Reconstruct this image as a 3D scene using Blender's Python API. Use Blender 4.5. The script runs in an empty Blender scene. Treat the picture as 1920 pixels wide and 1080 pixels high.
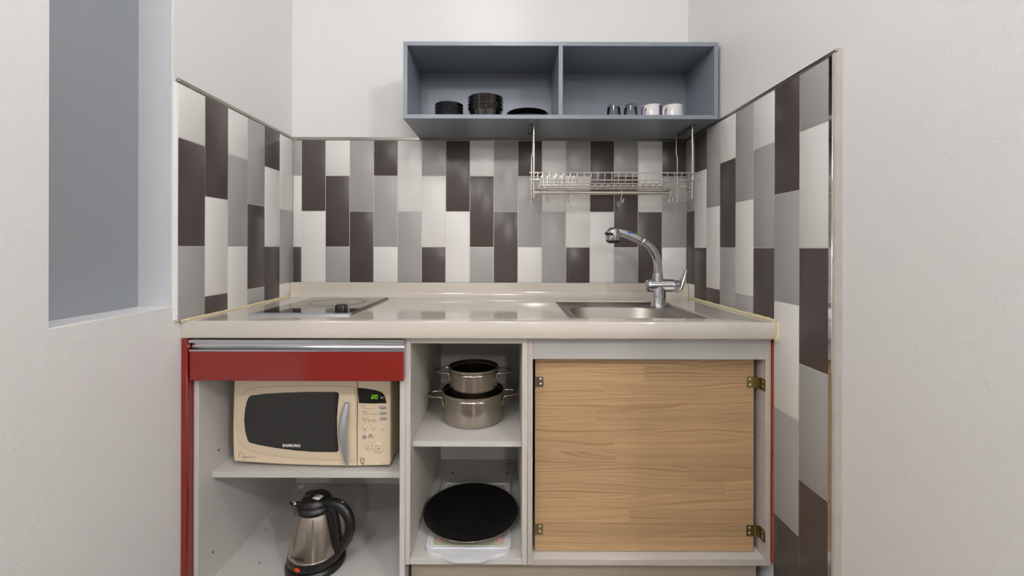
import bpy, bmesh, math, random
from mathutils import Vector, Matrix
random.seed(7)
SC = bpy.context.scene
COL = SC.collection

# ------------------------------------------------------------------ camera
CAM_Y, CAM_Z, F_PX = -1.78, 1.053, 790.0
cam_data = bpy.data.cameras.new('camera')
cam = bpy.data.objects.new('camera', cam_data); COL.objects.link(cam)
cam.location = (0.0, CAM_Y, CAM_Z)
cam.rotation_euler = (math.radians(90), math.radians(-0.15), 0)
cam_data.sensor_width = 36.0; cam_data.sensor_fit = 'HORIZONTAL'
cam_data.lens = F_PX / 1920.0 * 36.0
cam_data.shift_x = 10.0 / 1920.0
cam_data.shift_y = -76.5 / 1920.0
cam_data.clip_start = 0.02
SC.camera = cam

# ------------------------------------------------------------------ world, exposure
w = bpy.data.worlds.new('world'); SC.world = w; w.use_nodes = True
w.node_tree.nodes['Background'].inputs[0].default_value = (0.75, 0.85, 1.0, 1)
w.node_tree.nodes['Background'].inputs[1].default_value = 0.3
SC.view_settings.view_transform = 'Standard'
SC.view_settings.look = 'None'
SC.view_settings.gamma = 1.0
SC.view_settings.use_curve_mapping = False
SC.view_settings.exposure = -0.17
FILL_TOP, LAMP_NEAR, FILL_SIDE, LAMP_RIGHT, LAMP_FAR = 48.0, 50.0, 85.0, 170.0, 200.0        # emission of the ceiling lamps; top and side are added fill

# ------------------------------------------------------------------ materials
def lin(c):
    return tuple(((v / 255.0) / 12.92 if v / 255.0 <= 0.04045 else ((v / 255.0 + 0.055) / 1.055) ** 2.4) for v in c) + (1.0,)

def mat(name, rgb, rough=0.5, metal=0.0, bump=0.0, bscale=80.0, var=0.0, vscale=6.0, coat=0.0, spec=0.5, stretch=None, rvar=0.0):
    m = bpy.data.materials.new(name); m.use_nodes = True
    nt = m.node_tree; b = nt.nodes['Principled BSDF']
    col = lin(rgb)
    b.inputs['Base Color'].default_value = col
    b.inputs['Roughness'].default_value = rough
    b.inputs['Metallic'].default_value = metal
    b.inputs['Coat Weight'].default_value = coat
    b.inputs['Coat Roughness'].default_value = 0.06
    b.inputs['Specular IOR Level'].default_value = spec
    tc = nt.nodes.new('ShaderNodeTexCoord')
    src = tc.outputs['Object']
    if stretch:
        mp = nt.nodes.new('ShaderNodeMapping'); mp.inputs['Scale'].default_value = stretch
        nt.links.new(src, mp.inputs['Vector']); src = mp.outputs['Vector']
    if var > 0:
        n = nt.nodes.new('ShaderNodeTexNoise'); n.inputs['Scale'].default_value = vscale; n.inputs['Detail'].default_value = 4
        nt.links.new(src, n.inputs['Vector'])
        mx = nt.nodes.new('ShaderNodeMix'); mx.data_type = 'RGBA'
        mx.inputs['A'].default_value = tuple(c * (1 - var) for c in col[:3]) + (1,)
        mx.inputs['B'].default_value = tuple(min(1, c * (1 + var)) for c in col[:3]) + (1,)
        nt.links.new(n.outputs['Fac'], mx.inputs['Factor']); nt.links.new(mx.outputs['Result'], b.inputs['Base Color'])
    if rvar > 0:
        n = nt.nodes.new('ShaderNodeTexNoise'); n.inputs['Scale'].default_value = vscale * 3
        nt.links.new(src, n.inputs['Vector'])
        mr = nt.nodes.new('ShaderNodeMapRange'); mr.inputs['To Min'].default_value = max(0.02, rough - rvar); mr.inputs['To Max'].default_value = rough + rvar
        nt.links.new(n.outputs['Fac'], mr.inputs['Value']); nt.links.new(mr.outputs['Result'], b.inputs['Roughness'])
    if bump > 0:
        n = nt.nodes.new('ShaderNodeTexNoise'); n.inputs['Scale'].default_value = bscale; n.inputs['Detail'].default_value = 3
        nt.links.new(src, n.inputs['Vector'])
        bp = nt.nodes.new('ShaderNodeBump'); bp.inputs['Strength'].default_value = bump; bp.inputs['Distance'].default_value = 0.002
        nt.links.new(n.outputs['Fac'], bp.inputs['Height']); nt.links.new(bp.outputs['Normal'], b.inputs['Normal'])
    return m

def emit(name, rgb, strength):
    m = bpy.data.materials.new(name); m.use_nodes = True
    b = m.node_tree.nodes['Principled BSDF']
    b.inputs['Base Color'].default_value = lin(rgb)
    b.inputs['Emission Color'].default_value = lin(rgb)
    b.inputs['Emission Strength'].default_value = strength
    return m

def pine():
    m = bpy.data.materials.new('pine'); m.use_nodes = True
    nt = m.node_tree; b = nt.nodes['Principled BSDF']; L = nt.links.new
    tc = nt.nodes.new('ShaderNodeTexCoord'); oi = nt.nodes.new('ShaderNodeObjectInfo')
    k = nt.nodes.new('ShaderNodeVectorMath'); k.operation = 'SCALE'; k.inputs[0].default_value = (31.0, 17.0, 23.0)
    L(oi.outputs['Random'], k.inputs['Scale'])
    ad = nt.nodes.new('ShaderNodeVectorMath'); ad.operation = 'ADD'
    L(tc.outputs['Object'], ad.inputs[0]); L(k.outputs['Vector'], ad.inputs[1])
    mp = nt.nodes.new('ShaderNodeMapping'); mp.inputs['Scale'].default_value = (2.0, 1.0, 13.0)
    L(ad.outputs['Vector'], mp.inputs['Vector'])
    lo = nt.nodes.new('ShaderNodeTexNoise'); lo.inputs['Scale'].default_value = 1.0; lo.inputs['Detail'].default_value = 1.5
    L(mp.outputs['Vector'], lo.inputs['Vector'])
    sz = nt.nodes.new('ShaderNodeSeparateXYZ'); L(ad.outputs['Vector'], sz.inputs['Vector'])
    zz = nt.nodes.new('ShaderNodeMath'); zz.operation = 'MULTIPLY'; zz.inputs[1].default_value = 185.0; L(sz.outputs['Z'], zz.inputs[0])
    ll = nt.nodes.new('ShaderNodeMath'); ll.operation = 'MULTIPLY_ADD'; ll.inputs[1].default_value = 14.0
    L(lo.outputs['Fac'], ll.inputs[0]); L(zz.outputs['Value'], ll.inputs[2])
    wv = nt.nodes.new('ShaderNodeTexNoise'); wv.noise_dimensions = '1D'; wv.inputs['Scale'].default_value = 1.0; wv.inputs['Detail'].default_value = 1.0
    L(ll.outputs['Value'], wv.inputs['W'])
    mp2 = nt.nodes.new('ShaderNodeMapping'); mp2.inputs['Scale'].default_value = (6.0, 30.0, 420.0)
    L(ad.outputs['Vector'], mp2.inputs['Vector'])
    fn = nt.nodes.new('ShaderNodeTexNoise'); fn.inputs['Scale'].default_value = 1.0; fn.inputs['Detail'].default_value = 3
    L(mp2.outputs['Vector'], fn.inputs['Vector'])
    rp = nt.nodes.new('ShaderNodeValToRGB')
    rp.color_ramp.elements[0].color = lin((192, 159, 118)); rp.color_ramp.elements[0].position = 0.42
    rp.color_ramp.elements[1].color = lin((166, 129, 88)); rp.color_ramp.elements[1].position = 0.78
    L(wv.outputs['Fac'], rp.inputs['Fac'])
    ov = nt.nodes.new('ShaderNodeMix'); ov.data_type = 'RGBA'; ov.blend_type = 'OVERLAY'; ov.inputs['Factor'].default_value = 0.35
    L(rp.outputs['Color'], ov.inputs['A']); L(fn.outputs['Color'], ov.inputs['B'])
    hs = nt.nodes.new('ShaderNodeHueSaturation')
    mr = nt.nodes.new('ShaderNodeMapRange'); mr.inputs['To Min'].default_value = 0.86; mr.inputs['To Max'].default_value = 1.06
    L(oi.outputs['Random'], mr.inputs['Value']); L(mr.outputs['Result'], hs.inputs['Value'])
    fb = nt.nodes.new('ShaderNodeRGBToBW'); L(fn.outputs['Color'], fb.inputs['Color'])
    L(fb.outputs['Val'], ov.inputs['B'])
    L(ov.outputs['Result'], hs.inputs['Color']); L(hs.outputs['Color'], b.inputs['Base Color'])
    b.inputs['Roughness'].default_value = 0.5
    return m

def glass_mat(name):
    m = bpy.data.materials.new(name); m.use_nodes = True
    b = m.node_tree.nodes['Principled BSDF']
    b.inputs['Base Color'].default_value = (0.92, 0.94, 0.95, 1)
    b.inputs['Transmission Weight'].default_value = 1.0
    b.inputs['Roughness'].default_value = 0.02; b.inputs['IOR'].default_value = 1.48
    return m

M = dict(
    wall=mat('wall_paint', (231, 230, 228), 0.6, bump=0.5, bscale=130, var=0.015, vscale=3),
    floor=mat('floor_vinyl', (108, 100, 92), 0.3, var=0.12, vscale=8, stretch=(1, 8, 1)),
    ceil=mat('ceiling_paint', (236, 235, 232), 0.8, var=0.01),
    jamb=mat('jamb_shade_grey', (205, 207, 210), 0.6, bump=0.3, bscale=140, var=0.03, vscale=8),  # greyed so the recess shade is in the jamb colour
    sillw=mat('sill_lit_white', (246, 246, 247), 0.35, bump=0.1, bscale=90, var=0.01),  # whiter than the walls, puts in light the recess lacks
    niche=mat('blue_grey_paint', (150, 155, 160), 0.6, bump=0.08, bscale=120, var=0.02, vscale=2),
    tw=mat('tile_white', (230, 228, 224), 0.3, var=0.015, vscale=9),
    tg=mat('tile_grey', (166, 165, 163), 0.3, var=0.03, vscale=9),
    td=mat('tile_dark', (78, 69, 67), 0.3, var=0.04, vscale=9),
    grout=mat('grout', (226, 220, 204), 0.8, bump=0.2, bscale=300, var=0.05, vscale=20),
    chrome=mat('chrome', (205, 207, 210), 0.06, 1.0, var=0.02),
    trim=mat('steel_trim', (168, 164, 158), 0.22, 1.0, var=0.1, vscale=30),
    mortar=mat('smeared_mortar', (184, 176, 166), 0.8, bump=0.6, bscale=90, var=0.12, vscale=25),
    brick=mat('clay_brick', (176, 88, 60), 0.85, bump=0.5, bscale=120, var=0.15, vscale=25),
    stone=mat('cream_stone', (206, 198, 186), 0.08, coat=0.3, var=0.02, vscale=180),
    seal=mat('yellowed_sealant', (226, 212, 172), 0.4, bump=0.4, bscale=120, var=0.1, vscale=40),
    mela=mat('white_melamine', (206, 203, 198), 0.45, bump=0.06, bscale=250, var=0.02, vscale=4),
    edge=mat('white_edging', (205, 199, 190), 0.42, bump=0.08, bscale=200, var=0.04, vscale=20),
    grim=mat('grimy_edging', (192, 183, 174), 0.5, bump=0.12, bscale=150, var=0.14, vscale=30),
    rail=mat('grey_rail', (182, 180, 176), 0.35, var=0.02),
    plinth=mat('beige_plinth', (176, 163, 145), 0.45, var=0.06, vscale=10),
    red=mat('red_gloss', (130, 22, 14), 0.1, coat=0.5, var=0.03, vscale=3),
    alu=mat('brushed_aluminium', (208, 210, 213), 0.26, 1.0, var=0.05, vscale=2, stretch=(1, 60, 120)),
    pine=pine(),
    brass=mat('zinc_brass', (158, 140, 84), 0.38, 1.0, bump=0.1, bscale=200, var=0.22, vscale=90),
    tarn=mat('tarnished_steel', (128, 118, 106), 0.42, 1.0, bump=0.1, bscale=200, var=0.25, vscale=90),
    screw=mat('screw_steel', (200, 196, 186), 0.3, 1.0, var=0.1, vscale=200),
    hole=mat('dark_hole', (40, 32, 26), 0.8, var=0.1),
    blue=mat('grey_blue_lacquer', (131, 139, 148), 0.34, bump=0.08, bscale=110, var=0.03, vscale=12),
    steel=mat('brushed_steel', (178, 169, 157), 0.18, 1.0, bump=0.02, bscale=1.0, var=0.07, vscale=1.5, stretch=(3, 3, 160)),
    sink=mat('sink_steel', (170, 163, 155), 0.42, 1.0, var=0.06, vscale=6),
    wire=mat('wire_steel', (226, 221, 213), 0.27, 1.0, var=0.08, vscale=60),
    gold=mat('hook_plating', (234, 227, 208), 0.22, 1.0, var=0.1, vscale=90),
    black=mat('black_plastic', (24, 23, 22), 0.32, bump=0.03, bscale=400, var=0.05),
    bgloss=mat('black_glaze', (15, 14, 14), 0.09, coat=0.8, spec=0.8, var=0.05),
    hob=mat('black_ceramic_glass', (10, 10, 11), 0.03, coat=0.5, var=0.05),
    ring=mat('hob_ring_print', (86, 84, 80), 0.2, var=0.25, vscale=40),
    pan=mat('nonstick_black', (12, 12, 11), 0.34, bump=0.35, bscale=30, var=0.25, vscale=14, stretch=(1, 5, 1)),
    cream=mat('cream_plastic', (231, 212, 183), 0.33, var=0.015, vscale=4),
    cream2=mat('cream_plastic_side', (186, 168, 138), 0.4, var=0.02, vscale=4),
    mglass=mat('microwave_glass', (30, 29, 28), 0.05, coat=0.4, var=0.05),
    mdisp=mat('display_black', (20, 18, 15), 0.12, var=0.05),
    silver=mat('silver_plastic', (200, 203, 210), 0.28, 0.75, var=0.02),
    greyb=mat('grey_button', (150, 146, 142), 0.35, var=0.03),
    inkr=mat('red_ink', (158, 58, 52), 0.6, var=0.05), inkb=mat('dark_ink', (52, 48, 44), 0.6, var=0.05),
    inkw=mat('white_ink', (225, 225, 222), 0.5, var=0.03),
    led=emit('green_led', (150, 235, 20), 0.7),
    orange=mat('orange_window', (232, 68, 22), 0.25, var=0.04),
    white=mat('white_glaze', (234, 231, 226), 0.1, coat=0.3, var=0.01),
    purple=mat('purple_glaze', (92, 40, 122), 0.12, coat=0.3, var=0.04),
    glass=glass_mat('clear_glass'),
    board=mat('white_polyethylene', (226, 227, 230), 0.38, var=0.02),
    green=mat('pale_green_inlay', (190, 194, 158), 0.4, var=0.06, vscale=14),
    pink=mat('pink_print', (222, 172, 168), 0.45, var=0.06, vscale=30),
    pinkw=mat('pale_print', (236, 226, 214), 0.45, var=0.04),
    bluemark=mat('blue_mark', (40, 110, 215), 0.3, var=0.03),
    rubber=mat('rubber', (30, 30, 30), 0.6, var=0.05),
    door=mat('dark_door', (58, 44, 36), 0.4, var=0.1, vscale=12, stretch=(6, 6, 0.6)),
    lampw=mat('lamp_housing', (235, 235, 232), 0.4, var=0.01),
    lampn=emit('lamp_near_diffuser', (253, 251, 252), LAMP_NEAR), fillt=emit('fill_top_diffuser', (253, 251, 252), FILL_TOP), lampr=emit('lamp_right_diffuser', (253, 251, 252), LAMP_RIGHT), lamps=emit('fill_side_diffuser', (253, 251, 252), FILL_SIDE), lampf=emit('lamp_far_diffuser', (253, 251, 252), LAMP_FAR),
)

# ------------------------------------------------------------------ geometry helpers
def newbm(): return bmesh.new()

def add_box(bm, x0, x1, y0, y1, z0, z1, bev=0.0, seg=1):
    r = bmesh.ops.create_cube(bm, size=1.0)
    vs = r['verts']
    for v in vs:
        v.co = Vector(((x0 + x1) / 2 + v.co.x * (x1 - x0), (y0 + y1) / 2 + v.co.y * (y1 - y0), (z0 + z1) / 2 + v.co.z * (z1 - z0)))
    if bev > 0:
        es = list({e for v in vs for e in v.link_edges})
        bmesh.ops.bevel(bm, geom=es, offset=bev, segments=seg, profile=0.5, affect='EDGES', clamp_overlap=True)
    return bm

def add_lathe(bm, prof, seg=40, c=(0, 0, 0), sx=1.0, sy=1.0):
    rings = []
    for r, z in prof:
        if r < 1e-6:
            rings.append([bm.verts.new((c[0], c[1], c[2] + z))])
        else:
            rings.append([bm.verts.new((c[0] + sx * r * math.cos(2 * math.pi * i / seg), c[1] + sy * r * math.sin(2 * math.pi * i / seg), c[2] + z)) for i in range(seg)])
    for a, b in zip(rings, rings[1:]):
        for i in range(seg):
            j = (i + 1) % seg
            if len(a) == 1 and len(b) == 1: continue
            if len(a) == 1: bm.faces.new((a[0], b[j], b[i]))
            elif len(b) == 1: bm.faces.new((a[i], a[j], b[0]))
            else: bm.faces.new((a[i], a[j], b[j], b[i]))
    bmesh.ops.recalc_face_normals(bm, faces=bm.faces[:])
    return bm

def smooth_path(pts, n=6, closed=False):
    P = [Vector(p) for p in pts]; out = []
    N = len(P); rng = range(N if closed else N - 1)
    for i in rng:
        p0 = P[(i - 1) % N] if (closed or i > 0) else P[0]
        p1 = P[i]; p2 = P[(i + 1) % N]
        p3 = P[(i + 2) % N] if (closed or i + 2 < N) else P[-1]
        for k in range(n):
            t = k / n
            out.append(0.5 * ((2 * p1) + (-p0 + p2) * t + (2 * p0 - 5 * p1 + 4 * p2 - p3) * t * t + (-p0 + 3 * p1 - 3 * p2 + p3) * t ** 3))
    if not closed: out.append(P[-1])
    return out

def interp(vals, n):
    out = []
    for i in range(n):
        t = i / (n - 1) * (len(vals) - 1); k = min(int(t), len(vals) - 2); f = t - k
        out.append(vals[k] * (1 - f) + vals[k + 1] * f)
    return out

def add_tube(bm, pts, r, seg=8, closed=False, flat=1.0, up=None):
    """sweep a circle (or an ellipse, flat = second radius ratio) along pts; r number or list"""
    P = [Vector(p) for p in pts]; N = len(P)
    R = r if isinstance(r, (list, tuple)) else [r] * N
    if len(R) != N: R = interp(R, N)
    T = []
    for i in range(N):
        a = P[(i - 1) % N] if (closed or i > 0) else P[i]
        b = P[(i + 1) % N] if (closed or i < N - 1) else P[i]
        T.append((b - a).normalized())
    ref = Vector(up) if up else (Vector((0, 0, 1)) if abs(T[0].z) < 0.9 else Vector((1, 0, 0)))
    u = (ref - T[0] * ref.dot(T[0])).normalized()
    rings = []
    for i in range(N):
        base = Vector(up) if up else u
        u = (base - T[i] * base.dot(T[i]))
        if u.length < 1e-5: u = T[i].orthogonal()
        u.normalize(); v = T[i].cross(u)
        rings.append([bm.verts.new(P[i] + (u * math.cos(2 * math.pi * k / seg) * R[i] + v * math.sin(2 * math.pi * k / seg) * R[i] * flat)) for k in range(seg)])
    for i in range(N if closed else N - 1):
        a, b = rings[i], rings[(i + 1) % N]
        for k in range(seg):
            j = (k + 1) % seg
            bm.faces.new((a[k], a[j], b[j], b[k]))
    if not closed:
        bm.faces.new(rings[0][::-1]); bm.faces.new(rings[-1])
    return bm

def add_prism(bm, pts, a0, a1, axis='y', bev=0.0, seg=2, bev_front_only=False):
    """pts: 2D outline. axis 'y' -> (x,z) extruded along y, 'z' -> (x,y) along z, 'x' -> (y,z) along x"""
    def P(p, t):
        return {'y': (p[0], t, p[1]), 'z': (p[0], p[1], t), 'x': (t, p[0], p[1])}[axis]
    A = [bm.verts.new(P(p, a0)) for p in pts]; B = [bm.verts.new(P(p, a1)) for p in pts]
    f0 = bm.faces.new(A); f1 = bm.faces.new(B[::-1]); n = len(pts); fs = [f0, f1]
    for i in range(n):
        j = (i + 1) % n; fs.append(bm.faces.new((A[j], A[i], B[i], B[j])))
    bmesh.ops.recalc_face_normals(bm, faces=fs)
    if bev > 0:
        es = list(f0.edges) + ([] if bev_front_only else list(f1.edges))
        bmesh.ops.bevel(bm, geom=es, offset=bev, segments=seg, profile=0.5, affect='EDGES', clamp_overlap=True)
    return bm

def rrect(x0, x1, y0, y1, r, n=6):
    rs = r if isinstance(r, (list, tuple)) else [r] * 4       # order: (x1,y0) (x1,y1) (x0,y1) (x0,y0)
    out = []
    for (cx, cy, a0, q) in ((x1 - rs[0], y0 + rs[0], -90, rs[0]), (x1 - rs[1], y1 - rs[1], 0, rs[1]), (x0 + rs[2], y1 - rs[2], 90, rs[2]), (x0 + rs[3], y0 + rs[3], 180, rs[3])):
        for k in range(n + 1):
            a = math.radians(a0 + 90 * k / n); out.append((cx + q * math.cos(a), cy + q * math.sin(a)))
    return out

def ellipse(cx, cy, rx, ry, n=24):
    return [(cx + rx * math.cos(2 * math.pi * i / n), cy + ry * math.sin(2 * math.pi * i / n)) for i in range(n)]

def add_loft(bm, loops, close_last=True, close_first=False):
    rings = [[bm.verts.new(p) for p in lp] for lp in loops]
    n = len(rings[0]); fs = []
    for a, b in zip(rings, rings[1:]):
        for i in range(n):
            j = (i + 1) % n; fs.append(bm.faces.new((a[i], a[j], b[j], b[i])))
    if close_last: fs.append(bm.faces.new(rings[-1]))
    if close_first: fs.append(bm.faces.new(rings[0][::-1]))
    bmesh.ops.recalc_face_normals(bm, faces=fs)
    return bm

def finish(bm, name, smooth=True, angle=38):
    me = bpy.data.meshes.new(name)
    if smooth:
        ca = math.radians(angle)
        for f in bm.faces: f.smooth = True
        for e in bm.edges:
            if len(e.link_faces) == 2:
                try: e.smooth = e.calc_face_angle() < ca
                except Exception: pass
    bm.to_mesh(me); bm.free()
    return me

def world_of(p):
    v = Vector((0, 0, 0))
    while p is not None:
        v += p.location; p = p.parent
    return v

def put(name, bm, m, parent=None, local=False, smooth=True, label=None, angle=38):
    """one mesh object; geometry given in world space unless local=True (parent's own frame)"""
    if parent is not None and not local:
        bmesh.ops.translate(bm, verts=bm.verts[:], vec=-world_of(parent))
    me = finish(bm, name, smooth, angle)
    me.materials.append(M[m] if isinstance(m, str) else m)
    o = bpy.data.objects.new(name, me); COL.objects.link(o)
    if parent is not None: o.parent = parent
    if label: o['label'] = label
    return o

def part_mesh(name, me, parent, loc=(0, 0, 0)):
    o = bpy.data.objects.new(name, me); COL.objects.link(o); o.parent = parent; o.location = loc
    return o

def tag(o, label, cat, group=None):
    o['label'] = label; o['category'] = cat
    if group: o['group'] = group
    return o

def thing(name, label, cat, loc=(0, 0, 0), rz=0.0, group=None):
    o = bpy.data.objects.new(name, None); COL.objects.link(o)
    o.empty_display_size = 0.05
    o.location = loc; o.rotation_euler = (0, 0, math.radians(rz))
    return tag(o, label, cat, group)

def struct(o): o['kind'] = 'structure'; return o

def boxp(name, m, parent, x0, x1, y0, y1, z0, z1, bev=0.0008, local=False, label=None):
    return put(name, add_box(newbm(), x0, x1, y0, y1, z0, z1, bev), m, parent, local=local, label=label)

def copy_thing(src, loc, rz=None, label=None):
    r = src.copy(); COL.objects.link(r); r.location = loc
    if rz is not None: r.rotation_euler = (0, 0, math.radians(rz))
    if label: r['label'] = label
    for ch in list(src.children):
        c = ch.copy(); COL.objects.link(c); c.parent = r
        for g in list(ch.children):
            d = g.copy(); COL.objects.link(d); d.parent = c
    return r

def text_bm(s, size, align='CENTER', bold=0.0, shear=0.0, space=1.0):
    cu = bpy.data.curves.new('lettering', 'FONT'); cu.body = s; cu.size = size
    cu.align_x = align; cu.align_y = 'CENTER'; cu.offset = bold; cu.shear = shear; cu.space_character = space
    cu.resolution_u = 3
    ob = bpy.data.objects.new('lettering', cu)
    me = bpy.data.meshes.new_from_object(ob)
    bm = newbm(); bm.from_mesh(me)
    bpy.data.objects.remove(ob); bpy.data.curves.remove(cu); bpy.data.meshes.remove(me)
    return bm

def text_front(name, s, size, x, z, y, m, parent, **kw):
    """flat lettering standing in the x-z plane, facing -y, in the parent's frame"""
    bm = text_bm(s, size, **kw)
    for v in bm.verts: v.co = Vector((x + v.co.x, y, z + v.co.y))
    return put(name, bm, m, parent, local=True, smooth=False)

# ================================================================== THE SETTING
XL, XR = -0.912, 0.768           # plaster faces of the side walls
TL, TR = -0.903, 0.759           # tile faces
ROOM_Y, ROOM_XL, ROOM_XR, CEIL = -7.6, -2.3, 2.4, 2.55
ALC = -1.32                      # where the alcove opens to the room

b = newbm(); add_box(b, ROOM_XL - .1, ROOM_XR + .1, ROOM_Y - .1, 0.12, -0.05, 0.0); struct(put('floor', b, 'floor'))
b = newbm(); add_box(b, ROOM_XL - .1, ROOM_XR + .1, ROOM_Y - .1, 0.12, CEIL, CEIL + .05); struct(put('ceiling', b, 'ceil'))

b = newbm(); add_box(b, XL - .105, XR + .1, 0.009, 0.11, 0, CEIL); wall_back = struct(put('wall_back', b, 'wall'))
SILL, OP0, OP1, OPT = 0.887, -0.941, -0.629, 1.95
b = newbm()
add_box(b, XL - .105, XL, ALC, 0.009, 0, SILL)
add_box(b, XL - .105, XL, OP1, 0.009, SILL, OPT)
add_box(b, XL - .105, XL, ALC, OP0, SILL, OPT)
add_box(b, XL - .105, XL, ALC, 0.009, OPT, CEIL)
wall_left = struct(put('wall_left', b, 'wall'))
boxp('sill', 'sillw', wall_left, XL - .0935, XL - .0005, OP0 + .0005, OP1 - .0018, SILL - .001, SILL + .0012, .0005)
boxp('jamb_shade_lining', 'jamb', wall_left, XL - .0935, XL - .004, OP1 - .0015, OP1 + .001, SILL + .0005, OPT, 0)  # thin added sheet whose colour holds the jamb's shade
boxp('niche_panel', 'niche', wall_left, XL - .125, XL - .0935, OP0 - .05, OP1 + .05, SILL - .05, OPT + .05, 0)
b = newbm(); add_box(b, XR, XR + .1, ALC, 0.009, 0, CEIL); wall_right = struct(put('wall_right', b, 'wall'))
# the room behind the camera
b = newbm(); add_box(b, ROOM_XL, XL - .105, ALC, ALC + .1, 0, CEIL); struct(put('wall_front_left', b, 'wall'))
b = newbm(); add_box(b, XR + .1, ROOM_XR, ALC, ALC + .1, 0, CEIL); struct(put('wall_front_right', b, 'wall'))
b = newbm(); add_box(b, ROOM_XL - .1, ROOM_XL, ROOM_Y, ALC + .1, 0, CEIL); struct(put('wall_room_left', b, 'wall'))
b = newbm(); add_box(b, ROOM_XR, ROOM_XR + .1, ROOM_Y, ALC + .1, 0, CEIL); struct(put('wall_room_right', b, 'wall'))
b = newbm(); add_box(b, ROOM_XL - .1, ROOM_XR + .1, ROOM_Y - .1, ROOM_Y, 0, CEIL); struct(put('wall_rear', b, 'wall'))
d1 = struct(put('door_1', add_box(newbm(), -0.1, 0.8, ROOM_Y, ROOM_Y + .04, 0, 2.05, .003), 'door'))
put('door_handle', add_tube(newbm(), [(0.02, ROOM_Y + .04, 1.0), (0.02, ROOM_Y + .09, 1.0), (0.13, ROOM_Y + .09, 1.0)], .009), 'chrome', d1)

# ceiling lamps and added fill globes
def lamp(loc, m, label):
    t = thing('ceiling_lamp', label, 'lamp', loc, group='ceiling lamps of the room behind')
    put('housing', add_lathe(newbm(), [(0, 0), (.075, 0), (.075, -.012), (.05, -.022), (.0, -.022)]), 'lampw', t, local=True)
    put('globe', add_lathe(newbm(), [(.11 * math.sin(math.pi * i / 20), -.128 + .11 * math.cos(math.pi * i / 20)) for i in range(21)], 40), m, t, local=True)
lamp((-0.62, -2.75, CEIL), 'lampn', 'white globe ceiling lamp nearest the kitchen alcove')
lamp((0.0, -1.6, CEIL), 'fillt', 'added fill globe at the mouth of the alcove')  # added fill: lifts worktop and upper walls against the low fronts
lamp((-1.7, -2.9, CEIL), 'lamps', 'added fill globe by the left wall of the room')  # added fill: brightens the right wall of the alcove
lamp((1.6, -2.9, CEIL), 'lampr', 'white globe ceiling lamp by the right wall of the room')
lamp((0.5, -5.7, CEIL), 'lampf', 'white globe ceiling lamp at the far end of the room')

# ------------------------------------------------------------------ tiles
ROW = [1.503 - 0.15 * i for i in range(11)]      # half-tile levels
GAP = 0.0009
tile_cache = {}
def tile(parent, kind, wdt, hgt, face):
    key = (kind, round(wdt, 4), round(hgt, 4), face)
    if key not in tile_cache:
        bm = newbm(); t = 0.0085
        w2, h2 = wdt / 2 - GAP, hgt / 2 - GAP
        if face == 'b': add_box(bm, -w2, w2, 0, t, -h2, h2)
        elif face == 'l': add_box(bm, -t, 0, -w2, w2, -h2, h2)
        else: add_box(bm, 0, t, -w2, w2, -h2, h2)
        bmesh.ops.bevel(bm, geom=bm.edges[:], offset=0.0011, segments=2, profile=0.5, affect='EDGES')
        me = finish(bm, 'tile'); me.materials.append(M['t' + kind]); tile_cache[key] = me
    return tile_cache[key]

def column(parent, face, a0, a1, fixed, start_half, kinds, zmin):
    """one column of upright tiles; a0..a1 along the wall"""
    z = ROW[0]; first = True
    for k in kinds:
        h = 0.15 if (first and start_half) else 0.30
        first = False
        zb = max(z - h, zmin)
        if z - zb > 0.012:
            me = tile(parent, k, abs(a1 - a0), z - zb, face)
            am, zm = (a0 + a1) / 2, (z + zb) / 2
            loc = (am, fixed, zm) if face == 'b' else (fixed, am, zm)
            part_mesh('tile', me, parent, loc)
        z -= h

# grout beds behind the tiles
boxp('grout_bed', 'grout', wall_back, TL, TR, 0.0014, 0.009, 0.845, 1.503, 0)
boxp('grout_bed', 'grout', wall_left, XL, TL - .0014, -0.6216, 0.0, 0.846, 1.503, 0)
boxp('grout_bed', 'grout', wall_right, TR + .0014, XR, -0.5845, 0.0, 0.846, 1.503, 0)
boxp('grout_bed', 'grout', wall_right, TR + .0014, XR, -0.790, -0.5845, 0.0, 1.503, 0)
X0, PW = -0.8675, 0.1016
back = ['gwd', 'dw', 'wdg', 'gd', 'dgw', 'wg', 'gwd', 'dw', 'wdg', 'gd', 'dgw', 'wg', 'gwd', 'dw', 'gdg', 'wd', 'dgw']
for i, ks in enumerate(back):
    a0 = TL if i == 0 else X0 + PW * (i - 1)
    a1 = X0 + PW * i if i < 16 else TR
    column(wall_back, 'b', a0, a1, 0.0, i % 2 == 0, ks, 0.903)
left = ['wgw', 'dwd', 'gdg', 'wgw', 'dwd', 'wdg']
for i, ks in enumerate(left):
    column(wall_left, 'l', -0.1036 * i, -0.1036 * (i + 1), TL, i % 2 == 1, ks, 0.846)
right = ['gdw', 'dwd', 'gwd', 'wdg', 'gwg', 'wgd', 'dgwgd', 'gwdgdg']
for i, ks in enumerate(right):
    a0 = 0.0 if i == 0 else -0.075 - 0.1018 * (i - 1)
    column(wall_right, 'r', a0, -0.075 - 0.1018 * i, TR, i % 2 == 1, ks, 0.846 if i < 6 else 0.0)
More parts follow.
